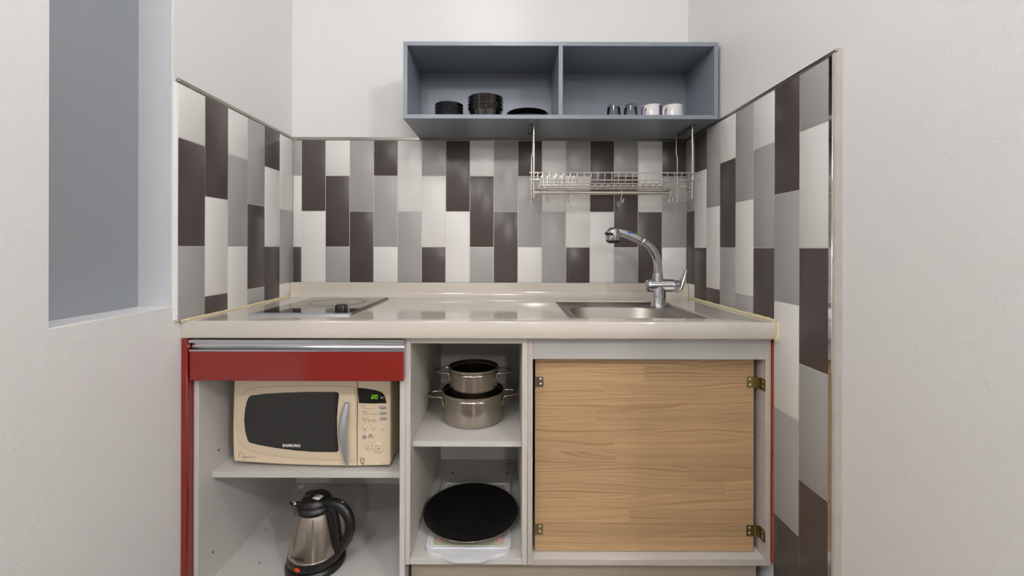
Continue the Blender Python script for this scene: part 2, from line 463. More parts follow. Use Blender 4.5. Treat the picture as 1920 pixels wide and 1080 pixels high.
# metal edging along the tops and the outer end of the tiles
boxp('edge_trim', 'trim', wall_back, TL, TR, -0.0012, 0.009, 1.5035, 1.5165, 0.001)
boxp('edge_trim', 'trim', wall_left, XL, TL + .0015, -0.6216, 0.0, 1.5035, 1.5165, 0.002)
boxp('edge_trim', 'trim', wall_right, TR - .003, XR, -0.812, 0.0, 1.5035, 1.5125, 0.002)
boxp('edge_trim', 'chrome', wall_right, TR - .003, XR, -0.8005, -0.7885, 0.0, 1.5030, 0.0012)
put('mortar_fillet', add_prism(newbm(), [(TR - .0025, -.8005), (XR, -.8005), (XR, -.8165), (XR - .002, -.816), (TR - .001, -.810), (TR - .0025, -.808)], 0, 1.511, 'z'), 'mortar', wall_right)
put('mortar_fillet', add_prism(newbm(), [(XL, -.6218), (TL - .0015, -.6218), (TL - .0025, -.6245), (XL + .001, -.6285), (XL, -.629)], .85, 1.503, 'z'), 'wall', wall_left)
# raw clay wall showing between cabinet and tiles
for z0, z1 in ((0.150, 0.288), (0.2905, 0.462), (0.4645, 0.794)):
    boxp('brick', 'brick', wall_right, TR + .002, XR, -0.5838, -0.43, z0, z1, .002)
# recessed plinth under the cabinets
pl = struct(boxp('baseboard_front', 'plinth', None, -0.2795, 0.74, -0.535, -0.517, 0.0, 0.140, .001))

# ================================================================== BASE CABINETS
FY = -0.575                       # carcass fronts
BY = -0.004
ZT = 0.795                        # carcass tops
# --- left unit: drawer, microwave shelf, open bottom
cl = thing('base_cabinet', 'open white cabinet with red drawer holding the microwave and kettle', 'cabinet', (-0.59, -0.29, 0))
boxp('side_panel', 'mela', cl, -0.894, -0.880, FY, BY, 0.0, ZT)
boxp('side_panel', 'mela', cl, -0.3047, -0.2886, FY, BY, 0.0, ZT)
boxp('back_panel', 'mela', cl, -0.880, -0.3047, BY - .006, BY, 0.059, ZT, 0)
boxp('bottom_panel', 'mela', cl, -0.880, -0.3047, FY, BY - .006, 0.043, 0.059)
boxp('shelf', 'mela', cl, -0.880, -0.3047, -0.519, BY - .006, 0.361, 0.379)
boxp('top_rail', 'mela', cl, -0.880, -0.3047, FY + .004, -0.50, ZT - .018, ZT)
boxp('filler_panel', 'red', cl, -0.911, -0.8945, -0.600, FY, 0.0, ZT, .001, label='glossy red filler strip against the wall')
boxp('filler_panel', 'red', cl, -0.911, -0.8945, FY, -.40, 0.0, ZT, 0.0)
dr = boxp('drawer_front', 'red', cl, -0.891, -0.2895, -0.5955, -0.5775, 0.675, 0.7578, .0012, label='glossy red drawer front')
pr = [(-.5775, .7578), (-.5960, .7578), (-.5965, .7592), (-.5965, .7622), (-.5955, .7630), (-.590, .7640), (-.586, .768), (-.584, .774), (-.585, .7815), (-.5965, .7815), (-.5975, .7825), (-.5975, .790), (-.5965, .791), (-.5775, .791)]
put('handle', add_prism(newbm(), pr, -.8915, -.2890, 'x'), 'alu', dr, label='aluminium grip rail')
boxp('drawer_box', 'mela', dr, -.872, -.3127, -.577, -.10, .695, .775)
for (x, y) in ((-.775, -.455), (-.845, -.30), (-.32, -.455), (-.83, -.075)):
    put('screw', add_lathe(newbm(), [(0, .0004), (.003, .0004), (.0034, 0), (.0034, -.0005)], 12, (x, y, .059)), 'tarn', cl)
put('plug', add_lathe(newbm(), [(0, .011), (.009, .011), (.0105, .0095), (.0105, 0)], 20, (-.846, -.04, .059)), 'white', cl)
for (y, z) in ((-.515, .135), (-.49, .43)):
    put('peg_hole', add_prism(newbm(), ellipse(y, z, .003, .0034, 12), -.8805, -.8796, 'x'), 'hole', cl)

# --- middle unit: two open compartments
cm = thing('base_cabinet', 'narrow open white cabinet with pots and black plate', 'cabinet', (-.113, -.29, .144))
boxp('side_panel', 'edge', cm, -0.288, -0.274, FY, BY, 0.144, ZT)
boxp('side_panel', 'edge', cm, 0.0453, 0.0604, FY, BY, 0.144, ZT)
boxp('top_panel', 'edge', cm, -.274, .0453, FY + .001, BY, .777, ZT)
boxp('bottom_panel', 'mela', cm, -.274, .0453, FY + .001, BY, .144, .161)
boxp('back_panel', 'mela', cm, -.274, .0453, BY - .006, BY, .161, .777, 0)
boxp('shelf', 'mela', cm, -.274, .0453, -.544, BY - .006, .467, .483)
for (x, y) in ((-.21, -.115), (.012, -.045), (.004, -.115)):
    put('screw', add_lathe(newbm(), [(0, .0006), (.0045, .0006), (.006, 0), (.006, -.0005)], 14, (x, y, .161)), 'tarn', cm)
for (y, z) in ((-.548, .302), (-.548, .278), (-.548, .672), (-.548, .646)):
    put('screw', add_lathe(newbm(), [(0, .003), (.003, .0025), (.0035, 0)], 10, (0, 0, 0)), 'screw', cm).matrix_local = Matrix.Translation(Vector((.0453, y, z)) - Vector(cm.location)) @ Matrix.Rotation(math.radians(-90), 4, 'Y')

# --- right unit closed by a pine board
cr = thing('base_cabinet', 'white sink cabinet closed by a pine board', 'cabinet', (.41, -.29, .144))
boxp('side_panel', 'grim', cr, .061, .0757, FY, BY, .144, ZT)
boxp('side_panel', 'grim', cr, .7428, .757, FY, BY, .144, ZT)
boxp('bottom_panel', 'mela', cr, .0757, .7428, FY + .0012, BY, .144, .161)
boxp('bottom_edging', 'grim', cr, .0757, .7428, FY - .0004, FY + .0012, .144, .1605, .0003)
boxp('back_panel', 'mela', cr, .0757, .7428, BY - .006, BY, .161, ZT, 0)
boxp('top_rail', 'rail', cr, .0757, .7428, FY + .002, FY + .02, .7325, ZT)
door = put('door', add_box(newbm(), .0850, .7250, -.5395, -.526, .1630, .7440), 'pine', cr, label='edge-glued pine board')
rows = [.755, .50, .307, .724, .278, .55, .36, .37, .70, .87, .20, .43, .62, None]
ztop, rh = .7445, .0415
for i, jx in enumerate(rows):
    z1 = ztop - rh * i; z0 = max(z1 - rh, .1625)
    xs = [.0846, .7256] if jx is None else [.0846, .0846 + .641 * jx, .7256]
    for xa, xb in zip(xs, xs[1:]):
        bm = add_box(newbm(), -(xb - xa) / 2, (xb - xa) / 2, -.0035, .0035, -(z1 - z0) / 2, (z1 - z0) / 2, .00025)
        o = put('stave', bm, 'pine', door, local=True)
        o.location = Vector(((xa + xb) / 2, -.5415, (z0 + z1) / 2)) - world_of(door)

def hinge(x, z, fold, m):
    bm = newbm(); y = -.5465
    s = 1
    if fold:   # leaf on the board + leaf turned onto the side panel
        add_prism(bm, rrect(x - .022, x, z - .016, z + .016, .003, 3), y, y + .0015, 'y')
        add_box(bm, x, x + .0145, y - .0005, y + .0018, z - .014, z + .014)
        add_prism(bm, rrect(y - .027, y + .001, z - .018, z + .016, .003, 3), .7405, .7425, 'x')
        add_tube(bm, [(x + .003, y - .001, z - .016), (x + .003, y - .001, z + .016)], .0028)
    else:
        add_prism(bm, rrect(x - .011, x + .013, z - .015, z + .015, .0025, 3), y, y + .0015, 'y')
    put('hinge', bm, m, door)
    for zz in (z - .0075, z + .0075):
        xx = x - .012 if fold else x + .005
        sb = add_lathe(newbm(), [(0, .0012), (.0018, .0012), (.0042, .0004), (.0045, 0)], 12)
        for v in sb.verts: v.co = Vector((xx + v.co.x, y - v.co.z, zz + v.co.y))
        put('screw', sb, 'screw', door)
        if fold:
            sb = add_lathe(newbm(), [(0, .0012), (.0018, .0012), (.0042, .0004), (.0045, 0)], 12)
            for v in sb.verts: v.co = Vector((.7405 - v.co.z, y - .016 + v.co.x, zz + v.co.y))
            put('screw', sb, 'screw', door)
hinge(.0953, .659, False, 'tarn'); hinge(.0945, .227, False, 'brass')
hinge(.7270, .659, True, 'brass'); hinge(.7265, .225, True, 'brass')

# ================================================================== WORKTOP, SINK, TAP, HOB
SX0, SX1, SY0, SY1 = .185, .612, -.532, -.130       # sink cut-out
ct = thing('worktop', 'cream stone worktop spanning the alcove', 'worktop', (-.08, -.30, .796))
b = newbm()
outer = [b.verts.new((x, y, .844)) for x, y in ((-.911, -.60), (.758, -.60), (.758, -.002), (-.911, -.002))]
hole = [b.verts.new((x, y, .844)) for x, y in rrect(SX0, SX1, SY0, SY1, .006, 3)]
es = [b.edges.new((outer[i], outer[(i + 1) % 4])) for i in range(4)] + [b.edges.new((hole[i], hole[(i + 1) % len(hole)])) for i in range(len(hole))]
bmesh.ops.triangle_fill(b, use_beauty=True, edges=es)
r = bmesh.ops.extrude_face_region(b, geom=b.faces[:])
bmesh.ops.translate(b, verts=[v for v in r['geom'] if isinstance(v, bmesh.types.BMVert)], vec=(0, 0, -.048))
bmesh.ops.recalc_face_normals(b, faces=b.faces[:])
fe = [e for e in b.edges if all(abs(v.co.y + .60) < 1e-5 for v in e.verts) and abs(e.verts[0].co.z - e.verts[1].co.z) < 1e-5]
bmesh.ops.bevel(b, geom=fe, offset=.004, segments=3, profile=0.5, affect='EDGES')
slab = put('slab', b, 'stone', ct)
cove = [(-.0025, .840), (-.0025, .9025), (-.004, .904), (-.015, .904), (-.0175, .902), (-.018, .870), (-.0195, .858), (-.025, .849), (-.034, .8445), (-.036, .840)]
put('upstand', add_prism(newbm(), cove, -.902, .7575, 'x'), 'stone', ct)
def bead(pts, r):
    p = smooth_path(pts, 8); return add_tube(newbm(), p, [r * random.uniform(.75, 1.3) for _ in p], 8)
put('sealant', bead([(TL + .002, -.61, .846), (TL + .003, -.45, .846), (TL + .002, -.25, .846), (TL + .002, -.03, .846)], .0045), 'seal', ct)
put('sealant', bead([(TR - .002, -.588, .847), (TR - .003, -.45, .847), (TR - .002, -.25, .846), (TR - .002, -.03, .846)], .0055), 'seal', ct)
put('sealant', bead([(.7585, -.600, .848), (.759, -.603, .835), (.759, -.603, .815), (.7585, -.602, .799), (.757, -.595, .790)], .005), 'seal', ct)
put('sealant', bead([(-.900, -.018, .848), (-.900, -.019, .875), (-.9, -.018, .9)], .0025), 'seal', ct)
put('sealant', bead([(TR - .0035, -.018, .848), (TR - .0035, -.019, .875), (TR - .0035, -.018, .9)], .0025), 'seal', ct)

# sink: recessed pressed-steel deck and bowl
sk = thing('kitchen_sink', 'recessed stainless steel sink set into the cream worktop', 'sink', (.40, -.33, .70))
ZD = .836
def rl(x0, x1, y0, y1, r, z): return [(x, y, z) for x, y in rrect(x0, x1, y0, y1, r, 8)]
o_ = (SX0 + .0006, SX1 - .0006, SY0 + .0006, SY1 - .0006)
loops = [rl(*o_, .006, ZD - .004), rl(*o_, .006, ZD + .003), rl(o_[0] + .006, o_[1] - .006, o_[2] + .006, o_[3] - .006, .008, ZD + .003), rl(o_[0] + .013, o_[1] - .013, o_[2] + .012, o_[3] - .013, .012, ZD - .002)]
put('deck', add_loft(newbm(), loops + [rl(.214, .556, -.503, -.242, [.07, .10, .07, .07], ZD - .002)], close_last=False), 'sink', sk)
RR = [.07, .10, .07, .07]
bw = [rl(.214, .556, -.503, -.242, RR, ZD - .002), rl(.2165, .5535, -.5005, -.2445, RR, ZD), rl(.220, .550, -.497, -.248, RR, ZD - .001), rl(.223, .547, -.494, -.251, RR, ZD - .006), rl(.232, .538, -.485, -.262, RR, ZD - .11), rl(.242, .528, -.475, -.272, RR, ZD - .128), rl(.262, .508, -.455, -.292, RR, ZD - .134), rl(.345, .425, -.40, -.34, .02, ZD - .138)]
put('bowl', add_loft(newbm(), bw), 'sink', sk)
put('drain', add_lathe(newbm(), [(0, .001), (.028, .001), (.04, .003), (.043, 0)], 28, (.385, -.37, ZD - .1375)), 'chrome', sk)

# tap
FX, FYY = .562, -.222
tp = thing('kitchen_faucet', 'chrome mixer tap with pull-out spray head beside the sink', 'faucet', (FX, FYY, ZD - .002))
def L(px, py):  # local x,z of the tap read off its elevation drawing (1.96 mm per unit)
    return ((px - 1236) * .00197, (573 - py) * .00197)
b = newbm(); add_lathe(b, [(0, 0), (.030, 0), (.030, .004), (.0275, .006), (.0265, .01), (.0255, .04), (.0255, .075), (0, .078)], 32)
put('column', b, 'chrome', tp, local=True)
hz = L(0, 533)[1]
b = newbm()
xa, xb = L(1211, 0)[0], L(1262, 0)[0]
prof = [(0, xa), (.010, xa + .0008), (.018, xa + .004), (.0225, xa + .009), (.024, xa + .013), (.024, xb - .004), (.0245, xb - .003), (.0245, xb), (.0225, xb + .001), (.0225, xb + .004), (.0205, xb + .006), (.0205, xb + .022), (0, xb + .024)]
add_lathe(b, prof, 32)
for v in b.verts: v.co = Vector((v.co.z, v.co.x, hz + v.co.y))
put('valve_body', b, 'chrome', tp, local=True)
b = newbm(); z0 = L(0, 526)[1]; z1 = L(0, 509)[1]
nx = L(1234.5, 0)[0]
add_lathe(b, [(0, z0 - .02), (.020, z0 - .02), (.0195, z0), (.0172, z1), (.0160, z1 + .001), (0, z1 + .001)], 32, (nx, 0, 0))
put('neck', b, 'chrome', tp, local=True)
sp = [L(1234.5, 512), L(1234, 495), L(1230, 478), L(1222, 464), L(1212, 454), L(1203, 448.5)]
fw = -.02
pts = smooth_path([(x, fw * (i / 5) * .5, z) for i, (x, z) in enumerate(sp)], 6)
put('spout', add_tube(newbm(), pts, [.0150, .0150, .0148, .0146, .0142, .014], 20), 'chrome', tp, local=True)
c0, c1 = L(1207, 451), L(1202.5, 448.2)
put('collar', add_tube(newbm(), [(c0[0], fw * .48, c0[1]), (c1[0], fw * .52, c1[1])], .0158, 20), 'alu', tp, local=True)
hp = [L(1204, 448.5), L(1195, 445), L(1180, 439.5), L(1166, 434.5), L(1156, 432)]
hpp = smooth_path([(x, fw * (.5 + .1 * i), z) for i, (x, z) in enumerate(hp)], 5)
sh = put('spray_handle', add_tube(newbm(), hpp, [.0155, .0162, .0160, .0145, .013], 20), 'chrome', tp, local=True)
hx, hz2 = L(1147.5, 451); ht = L(0, 424.5)[1]
b = newbm(); add_lathe(b, [(0, hz2 - .003), (.016, hz2 - .003), (.0235, hz2), (.0255, hz2 + .004), (.0258, hz2 + .028), (.0235, hz2 + .040), (.018, ht - .005), (.010, ht - .0008), (0, ht)], 32, (hx, fw, 0))
head = put('spray_head', b, 'chrome', tp, local=True)
put('spray_nozzle', add_lathe(newbm(), [(0, hz2 - .006), (.014, hz2 - .006), (.020, hz2 - .003), (.0245, hz2 + .001), (.0258, hz2 + .005), (.0245, hz2 + .006), (0, hz2 + .006)], 28, (hx, fw, 0)), 'rubber', tp, local=True)
b = newbm(); add_box(b, hx - .029, hx - .004, fw - .030, fw - .018, hz2 + .022, hz2 + .032, .002)
add_box(b, hx - .031, hx - .024, fw - .024, fw - .004, hz2 + .024, hz2 + .034, .002)
put('spray_switch', b, 'rubber', tp, local=True)
bx, bz = L(1177, 436)
put('temperature_mark', add_box(newbm(), bx - .006, bx + .005, fw * .7 - .0166, fw * .7 - .0140, bz - .002, bz + .006), 'bluemark', tp, local=True)
lx = xb + .012
lev = [(lx + .002, .004, hz - .022), (lx + .014, .004, hz - .014), (lx + .024, .004, hz + .008), (lx + .033, .004, hz + .034), (lx + .039, .004, hz + .056), (lx + .041, .004, hz + .062)]
put('lever', add_tube(newbm(), smooth_path(lev, 5), [.007, .0095, .0085, .0062, .0042, .0018], 14, flat=1.7, up=(1, 0, 0)), 'chrome', tp, local=True)

# hob
hb = thing('cooktop', 'black glass single-ring cooktop with front steel strip', 'cooktop', (-.626, -.30, .844))
HX0, HX1, HY0, HY1 = -.780, -.474, -.510, -.092
b = newbm(); add_box(b, HX0 + .004, HX1 - .002, HY0 + .015, HY1, .8441, .8495, .0008); glass = put('glass_plate', b, 'hob', hb)
put('front_strip', add_prism(newbm(), [(HY0, .8441), (HY0 + .0015, .8475), (HY0 + .006, .8505), (HY0 + .018, .8508), (HY0 + .018, .8441)], HX0, HX1, 'x'), 'silver', hb)
put('side_strip', add_prism(newbm(), [(HX1 - .008, .8441), (HX1 - .008, .8508), (HX1 - .002, .8505), (HX1 + .001, .8475), (HX1 + .0015, .8441)], HY0 + .018, HY1, 'y'), 'tarn', hb)
def ring(r0, r1, z, c):
    bm = newbm(); n = 56
    A = [bm.verts.new((c[0] + r0 * math.cos(2 * math.pi * i / n), c[1] + r0 * math.sin(2 * math.pi * i / n), z)) for i in range(n)]
    B = [bm.verts.new((c[0] + r1 * math.cos(2 * math.pi * i / n), c[1] + r1 * math.sin(2 * math.pi * i / n), z)) for i in range(n)]
    for i in range(n): bm.faces.new((A[i], A[(i + 1) % n], B[(i + 1) % n], B[i]))
    bmesh.ops.recalc_face_normals(bm, faces=bm.faces[:])
    return bm
put('heating_ring', ring(.094, .101, .8497, (-.620, -.235)), 'ring', hb)
put('heating_ring', ring(.0885, .0905, .8497, (-.620, -.235)), 'ring', hb)
b = newbm(); add_loft(b, [[(x, y, z) for x, y in rrect(-.520 - s, -.520 + s, -.452 - s, -.452 + s, s * .55, 5)] for s, z in ((.017, .8495), (.017, .868), (.0155, .8705), (.012, .872))], close_first=True)
put('knob', b, 'black', hb)

# ================================================================== WALL SHELF
ws = thing('wall_shelf', 'grey-blue open box shelf on the back wall above the sink', 'shelf', (.192, -.136, 1.513))
WX0, WX1, WY, WZ0, WZ1, TH = -.372, .7565, -.272, 1.513, 1.789, .0150
boxp('top_panel', 'blue', ws, WX0, WX1, WY, .0085, WZ1 - TH, WZ1, .0006)
boxp('bottom_panel', 'blue', ws, WX0, WX1, WY, -.0015, WZ0, WZ0 + TH, .0006)
boxp('side_panel', 'blue', ws, WX0, WX0 + TH, WY + .0003, .0085, WZ0 + TH, WZ1 - TH, .0006)
boxp('side_panel', 'blue', ws, WX1 - TH, WX1, WY + .0003, .0085, WZ0 + TH, WZ1 - TH, .0006)
boxp('divider', 'blue', ws, .1845, .1845 + TH, WY + .0003, -.028, WZ0 + TH, WZ1 - TH, .0006)
boxp('back_panel', 'blue', ws, WX0 + TH, WX1 - TH, -.028, .0085, WZ0 + TH, WZ1 - TH, 0)
SZ = WZ0 + TH

# crockery
def bowl_mesh(r, h, t=.0015):
    o = [(.52, .07), (.80, .20), (.86, .45), (.88, .62), (.905, .76), (.955, .90), (.995, .97)]
    pf = [(0, .003), (r * .42, .003), (r * .44, 0), (r * .50, 0)] + [(r * a, h * c) for a, c in o] + [(r, h), (r - t * .5, h + .0012)] + [(r * a - t, h * c + t * .6) for a, c in reversed(o[1:])] + [(r * .45, .0075), (0, .0065)]
    bm = add_lathe(newbm(), pf, 44); me = finish(bm, 'bowl'); me.materials.append(M['bgloss']); return me
def stack(name, me, n, x, y, z, dz, labels, cat, group):
    for i in range(n):
        o = bpy.data.objects.new(name, me); COL.objects.link(o); o.location = (x, y, z + dz * i)
        tag(o, labels[i], cat, group)
order4 = ['lowest', 'second lowest', 'second highest', 'topmost']
stack('rice_bowl', bowl_mesh(.0555, .033), 4, -.2235, -.150, SZ, .0125, ['small black bowl, %s of the left stack on the shelf' % s for s in order4], 'bowl', 'small black bowls on the shelf')
stack('soup_bowl', bowl_mesh(.069, .056), 4, -.083, -.150, SZ, .0135, ['larger black bowl, %s of the tall stack beside the plates' % s for s in order4], 'bowl', 'large black bowls on the shelf')
r = .080
pf = [(0, .002), (r * .55, .002), (r * .57, 0), (r * .62, 0), (r * .64, .003), (r * .86, .011), (r, .019), (r - .0012, .0205), (r * .97, .0195), (r * .84, .013), (r * .6, .0065), (0, .0055)]
pm = finish(add_lathe(newbm(), pf, 48), 'plate'); pm.materials.append(M['bgloss'])
stack('plate', pm, 3, .078, -.150, SZ, .0095, ['black plate, %s of the low stack by the shelf divider' % s for s in ('lowest', 'middle one', 'topmost')], 'plate', 'black plates on the shelf')

def tumbler(x, y, label):
    r0, r1, h = .0285, .0245, .088
    pf = [(r0, 0), (r0, .001), (r0 * .99, .012), (r1 * 1.03, h - .012), (r1, h - .006), (r1 - .004, h - .001), (r1 - .008, h), (0, h), (0, h - .011), (r1 - .009, h - .011), (r1 - .0045, h - .016), (r0 - .0028, .012), (r0 - .0022, 0), (r0, 0)]
    bm = add_lathe(newbm(), pf, 32)
    bmesh.ops.remove_doubles(bm, verts=bm.verts[:], dist=1e-5)
    bmesh.ops.recalc_face_normals(bm, faces=bm.faces[:])
    o = put('drinking_glass', bm, 'glass'); o.location = (x, y, SZ + .0002)
    tag(o, label, 'glass', 'upturned glasses on the shelf')
tumbler(.420, -.120, 'clear upturned tumbler farther from the white mugs')
tumbler(.487, -.120, 'clear upturned tumbler next to the white mugs')

def mug(x, y, r, h, rz, label, band):
    t = thing('mug', label, 'mug', (x, y, SZ), rz, 'mugs on the shelf')
    pf = [(0, .003), (r * .8, .003), (r * .82, 0), (r * .90, 0), (r * .97, .004), (r, .012), (r, h - .002), (r - .0012, h), (r - .0028, h - .001), (r - .0032, h - .006), (r - .0032, .012), (r * .8, .007), (0, .007)]
    put('cup', add_lathe(newbm(), pf, 40), 'white', t, local=True)
    hp = smooth_path([(-r + .002, 0, h * .80), (-r - .012, 0, h * .83), (-r - .024, 0, h * .68), (-r - .024, 0, h * .40), (-r - .012, 0, h * .20), (-r + .002, 0, h * .18)], 6)
    put('handle', add_tube(newbm(), hp, .0052, 12, flat=.8), 'white' if not band else 'white', t, local=True)
    if band:   # painted purple field on one side of the cup
        bm = newbm(); n = 14
        A = []; rr = r + .0003
        for i in range(n + 1):
            a = math.radians(-104 + 110 * i / n); A.append((bm.verts.new((rr * math.cos(a), rr * math.sin(a), .014)), bm.verts.new((rr * math.cos(a), rr * math.sin(a), h - .003))))
        for p, q in zip(A, A[1:]): bm.faces.new((p[0], q[0], q[1], p[1]))
        put('painted_field', bm, 'purple', t, local=True)
        put('handle_stripe', add_tube(newbm(), [Vector((p.x - .0035, p.y, p.z)) for p in hp[4:-6]], .0036, 8), 'purple', t, local=True)
mug(.572, -.115, .039, .0815, 40, 'white mug with purple field, next to the tumblers', True)
mug(.655, -.110, .0405, .0830, 40, 'plain white mug at the right end of the shelf', False)

# ================================================================== DISH RACK
rk = thing('dish_rack', 'wire dish drying rack hanging under the grey-blue shelf', 'dish rack', (.395, -.14, 1.232))
RX0, RX1, RF, RB = .100, .690, -.212, -.074
for X, s in ((RX0, -1), (RX1, 1)):
    b = newbm()
    xx0, xx1 = (X - .016, X + .002) if s < 0 else (X - .002, X + .016)
    add_box(b, xx0, xx1, RF, RB, 1.5105, 1.5129)
    add_box(b, X - .0008, X + .0008, RF, RB, 1.497, 1.5129)
    pl_ = put('hanger_plate', b, 'tarn', rk)
    for yy in (-.18, -.143, -.106):
        put('screw', add_lathe(newbm(), [(0, -.003), (.002, -.003), (.0035, -.001), (.0035, 0)], 10, (X + s * .008, yy, 1.5105)), 'gold', pl_)
    b = newbm()
    add_tube(b, [(X, RF, 1.511), (X, RF, 1.234)], .0024)
    add_tube(b, [(X - s * .004, RB, 1.511), (X - s * .004, RB, 1.43), (X, RB, 1.42), (X, RB, 1.234)], .0024)
    add_tube(b, smooth_path([(X, RF, 1.296), (X, RF, 1.240), (X, RF + .008, 1.232), (X, RB - .008, 1.232), (X, RB, 1.240), (X, RB, 1.296)], 4), .0020)
    add_tube(b, [(X - s * .001, RF - .006, 1.44), (X - s * .001, RF - .006, 1.30)], .0018)
    add_tube(b, [(X, RB, 1.455), (X, RB + .05, 1.478)], .0018)
    for z in (1.296, 1.280, 1.264, 1.248): add_tube(b, [(X, RF, z), (X, RB, z - .002)], .0017, 6)
    put('side_frame', b, 'wire', rk)
BF, BB = -.222, -.045
zt, zb, zk = 1.3295, 1.3025, 1.292
put('front_rail', add_tube(newbm(), smooth_path([(x, BF, z) for x, z in rrect(.1135, .688, zb, zt, .012, 3)], 3, True), .0022, 8, True), 'wire', rk)
for y, z in ((BB, zb), (BB, zk), (BF + .06, zk - .003), (BF + .02, zk), (BB - .05, zk - .003)):
    put('long_rail', add_tube(newbm(), [(.112, y, z), (.689, y, z)], .0020, 8), 'wire', rk)
for i in range(22):
    x = .132 + .0257 * i
    w_ = [(x, BF, zt), (x - .0012, BF, zb + .006), (x - .001, BF + .006, zk + .004), (x, BF + .022, zk), (x, BB - .012, zk), (x, BB - .002, zk + .004), (x, BB, zb + .012)]
    put('cross_wire', add_tube(newbm(), smooth_path(w_, 3), .0014, 6), 'wire', rk)
for i in range(6):
    x = .136 + .0245 * i; y = -.15
    w_ = smooth_path([(x - .0045, y, zk - .002), (x - .0045, y, zk + .026), (x - .002, y, zk + .036), (x + .002, y, zk + .036), (x + .0045, y, zk + .026), (x + .0045, y, zk - .002)], 4)
    put('plate_loop', add_tube(newbm(), w_, .0014, 6), 'wire', rk)
ROD_Y, ROD_Z = -.070, 1.2745
put('rod', add_tube(newbm(), [(.1025, ROD_Y - .006, ROD_Z), (.655, ROD_Y - .006, ROD_Z)], .0085, 16), 'wire', rk)
put('rod_bracket', add_tube(newbm(), [(.650, ROD_Y - .006, ROD_Z + .006), (.650, ROD_Y, zk), (.610, BB - .05, zk)], .0018, 6), 'gold', rk)
hook_names = ['leftmost hook at the end of the rack rod', 'second hook from the left on the rack rod', 'middle one of the five hooks on the rack rod', 'hook above the tap spray head on the rack rod', 'rightmost hook at the end of the rack rod']
for i, (x, lab) in enumerate(zip((.129, .163, .247, .459, .652), hook_names)):
    t = newbm()
    y = 0
    pth = smooth_path([(0, .0085, -.006), (0, .0102, .003), (0, .004, .0102), (0, -.005, .0098), (0, -.0105, .002), (0, -.0106, -.008), (0, -.006, -.020), (0, -.0045, -.032), (0, -.010, -.040), (0, -.019, -.036), (0, -.020, -.026)], 5)
    o = put('rack_hook', add_tube(t, pth, [.0026] * 11, 8), 'gold')
    o.location = (x, ROD_Y - .006, ROD_Z); o.rotation_euler = (0, 0, math.radians((-4, 3, -2, 24, 38)[i]))
    tag(o, 'small plated ' + lab, 'hook', 'hooks on the dish rack rod')

# ================================================================== MICROWAVE
mw = thing('microwave', 'cream microwave oven on the cabinet shelf below the red drawer', 'microwave', (-.596, -.497, .379), -1.9)
K = .000315
def Z(px, py): return ((420 + px / 5.143 - 584) * .00162, (870 - (690 + py / 5.143)) * .00162 + .009)
H = .275
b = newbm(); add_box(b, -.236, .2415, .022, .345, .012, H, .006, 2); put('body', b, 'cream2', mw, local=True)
b = newbm()
for x in (-.2, .2):
    for y in (.05, .31): add_lathe(b, [(0, 0), (.012, 0), (.013, .012), (0, .012)], 16, (x, y, 0))
put('feet', b, 'rubber', mw, local=True)
sx = Z(1298, 0)[0]
# door: cream front with bowed lower edge
outl = [Z(88, 905), Z(300, 915), Z(600, 927), Z(950, 931), Z(1294, 929), Z(1294, 40), Z(88, 40), Z(82, 250), Z(75, 600), Z(80, 820)]
dm = put('door', add_prism(newbm(), [(x, z) for x, z in outl], 0.0, .024, 'y', .004, 2), 'cream', mw, local=True, angle=20)
raised = smooth_path([(Z(112, 500)[0], 0, Z(112, 500)[1])] + [(Z(*p)[0], 0, Z(*p)[1]) for p in ((125, 330), (190, 225), (330, 178), (650, 160), (1000, 155))], 4)
raised2 = smooth_path([(Z(*p)[0], 0, Z(*p)[1]) for p in ((1150, 870), (900, 868), (600, 853), (340, 818), (180, 762), (125, 660), (112, 510))], 4)
rp_ = [(p.x, p.z) for p in raised] + [Z(1275, 160), Z(1288, 300), Z(1288, 700), Z(1275, 868)] + [(p.x, p.z) for p in raised2[:-1]]
put('raised_surround', add_prism(newbm(), rp_, -.0035, .002, 'y', .003, 3, True), 'cream', dm, local=True, angle=20)
wo = [Z(*p) for p in ((1118, 218), (1128, 232), (1118, 330), (1109, 470), (1112, 620), (1124, 750), (1122, 775), (1108, 790), (900, 792), (700, 782), (500, 760), (350, 736), (255, 716), (232, 690), (208, 610), (197, 500), (202, 410), (220, 320), (240, 275), (262, 257), (400, 238), (600, 224), (850, 213), (1100, 211))]
put('window', add_prism(newbm(), wo, -.0048, 0, 'y', .0012, 2, True), 'mglass', dm, local=True, angle=20)
text_front('brand_lettering', 'SAMSUNG', .0115, *Z(665, 734), -.0052, 'inkw', dm, bold=.0006, space=1.08)
hpts = [Z(1213, 308), Z(1196, 420), Z(1185, 560), Z(1192, 740), Z(1213, 914)]
hpp = smooth_path([(x, -.018 + .010 * abs(i - 2) / 2 * (1 if i != 2 else 0) , z) for i, (x, z) in enumerate(hpts)], 6)
hbm = add_tube(newbm(), hpp, [.0058, .0115, .0138, .0112, .0030], 18, flat=.75, up=(1, 0, 0))
add_tube(hbm, [(hpts[0][0], -.008, hpts[0][1] - .006), (hpts[0][0], 0, hpts[0][1] - .006)], .005)
add_tube(hbm, [(hpts[3][0] + .006, -.012, hpts[3][1] - .02), (hpts[3][0] + .006, 0, hpts[3][1] - .02)], .005)
put('door_handle', hbm, 'silver', dm, local=True)
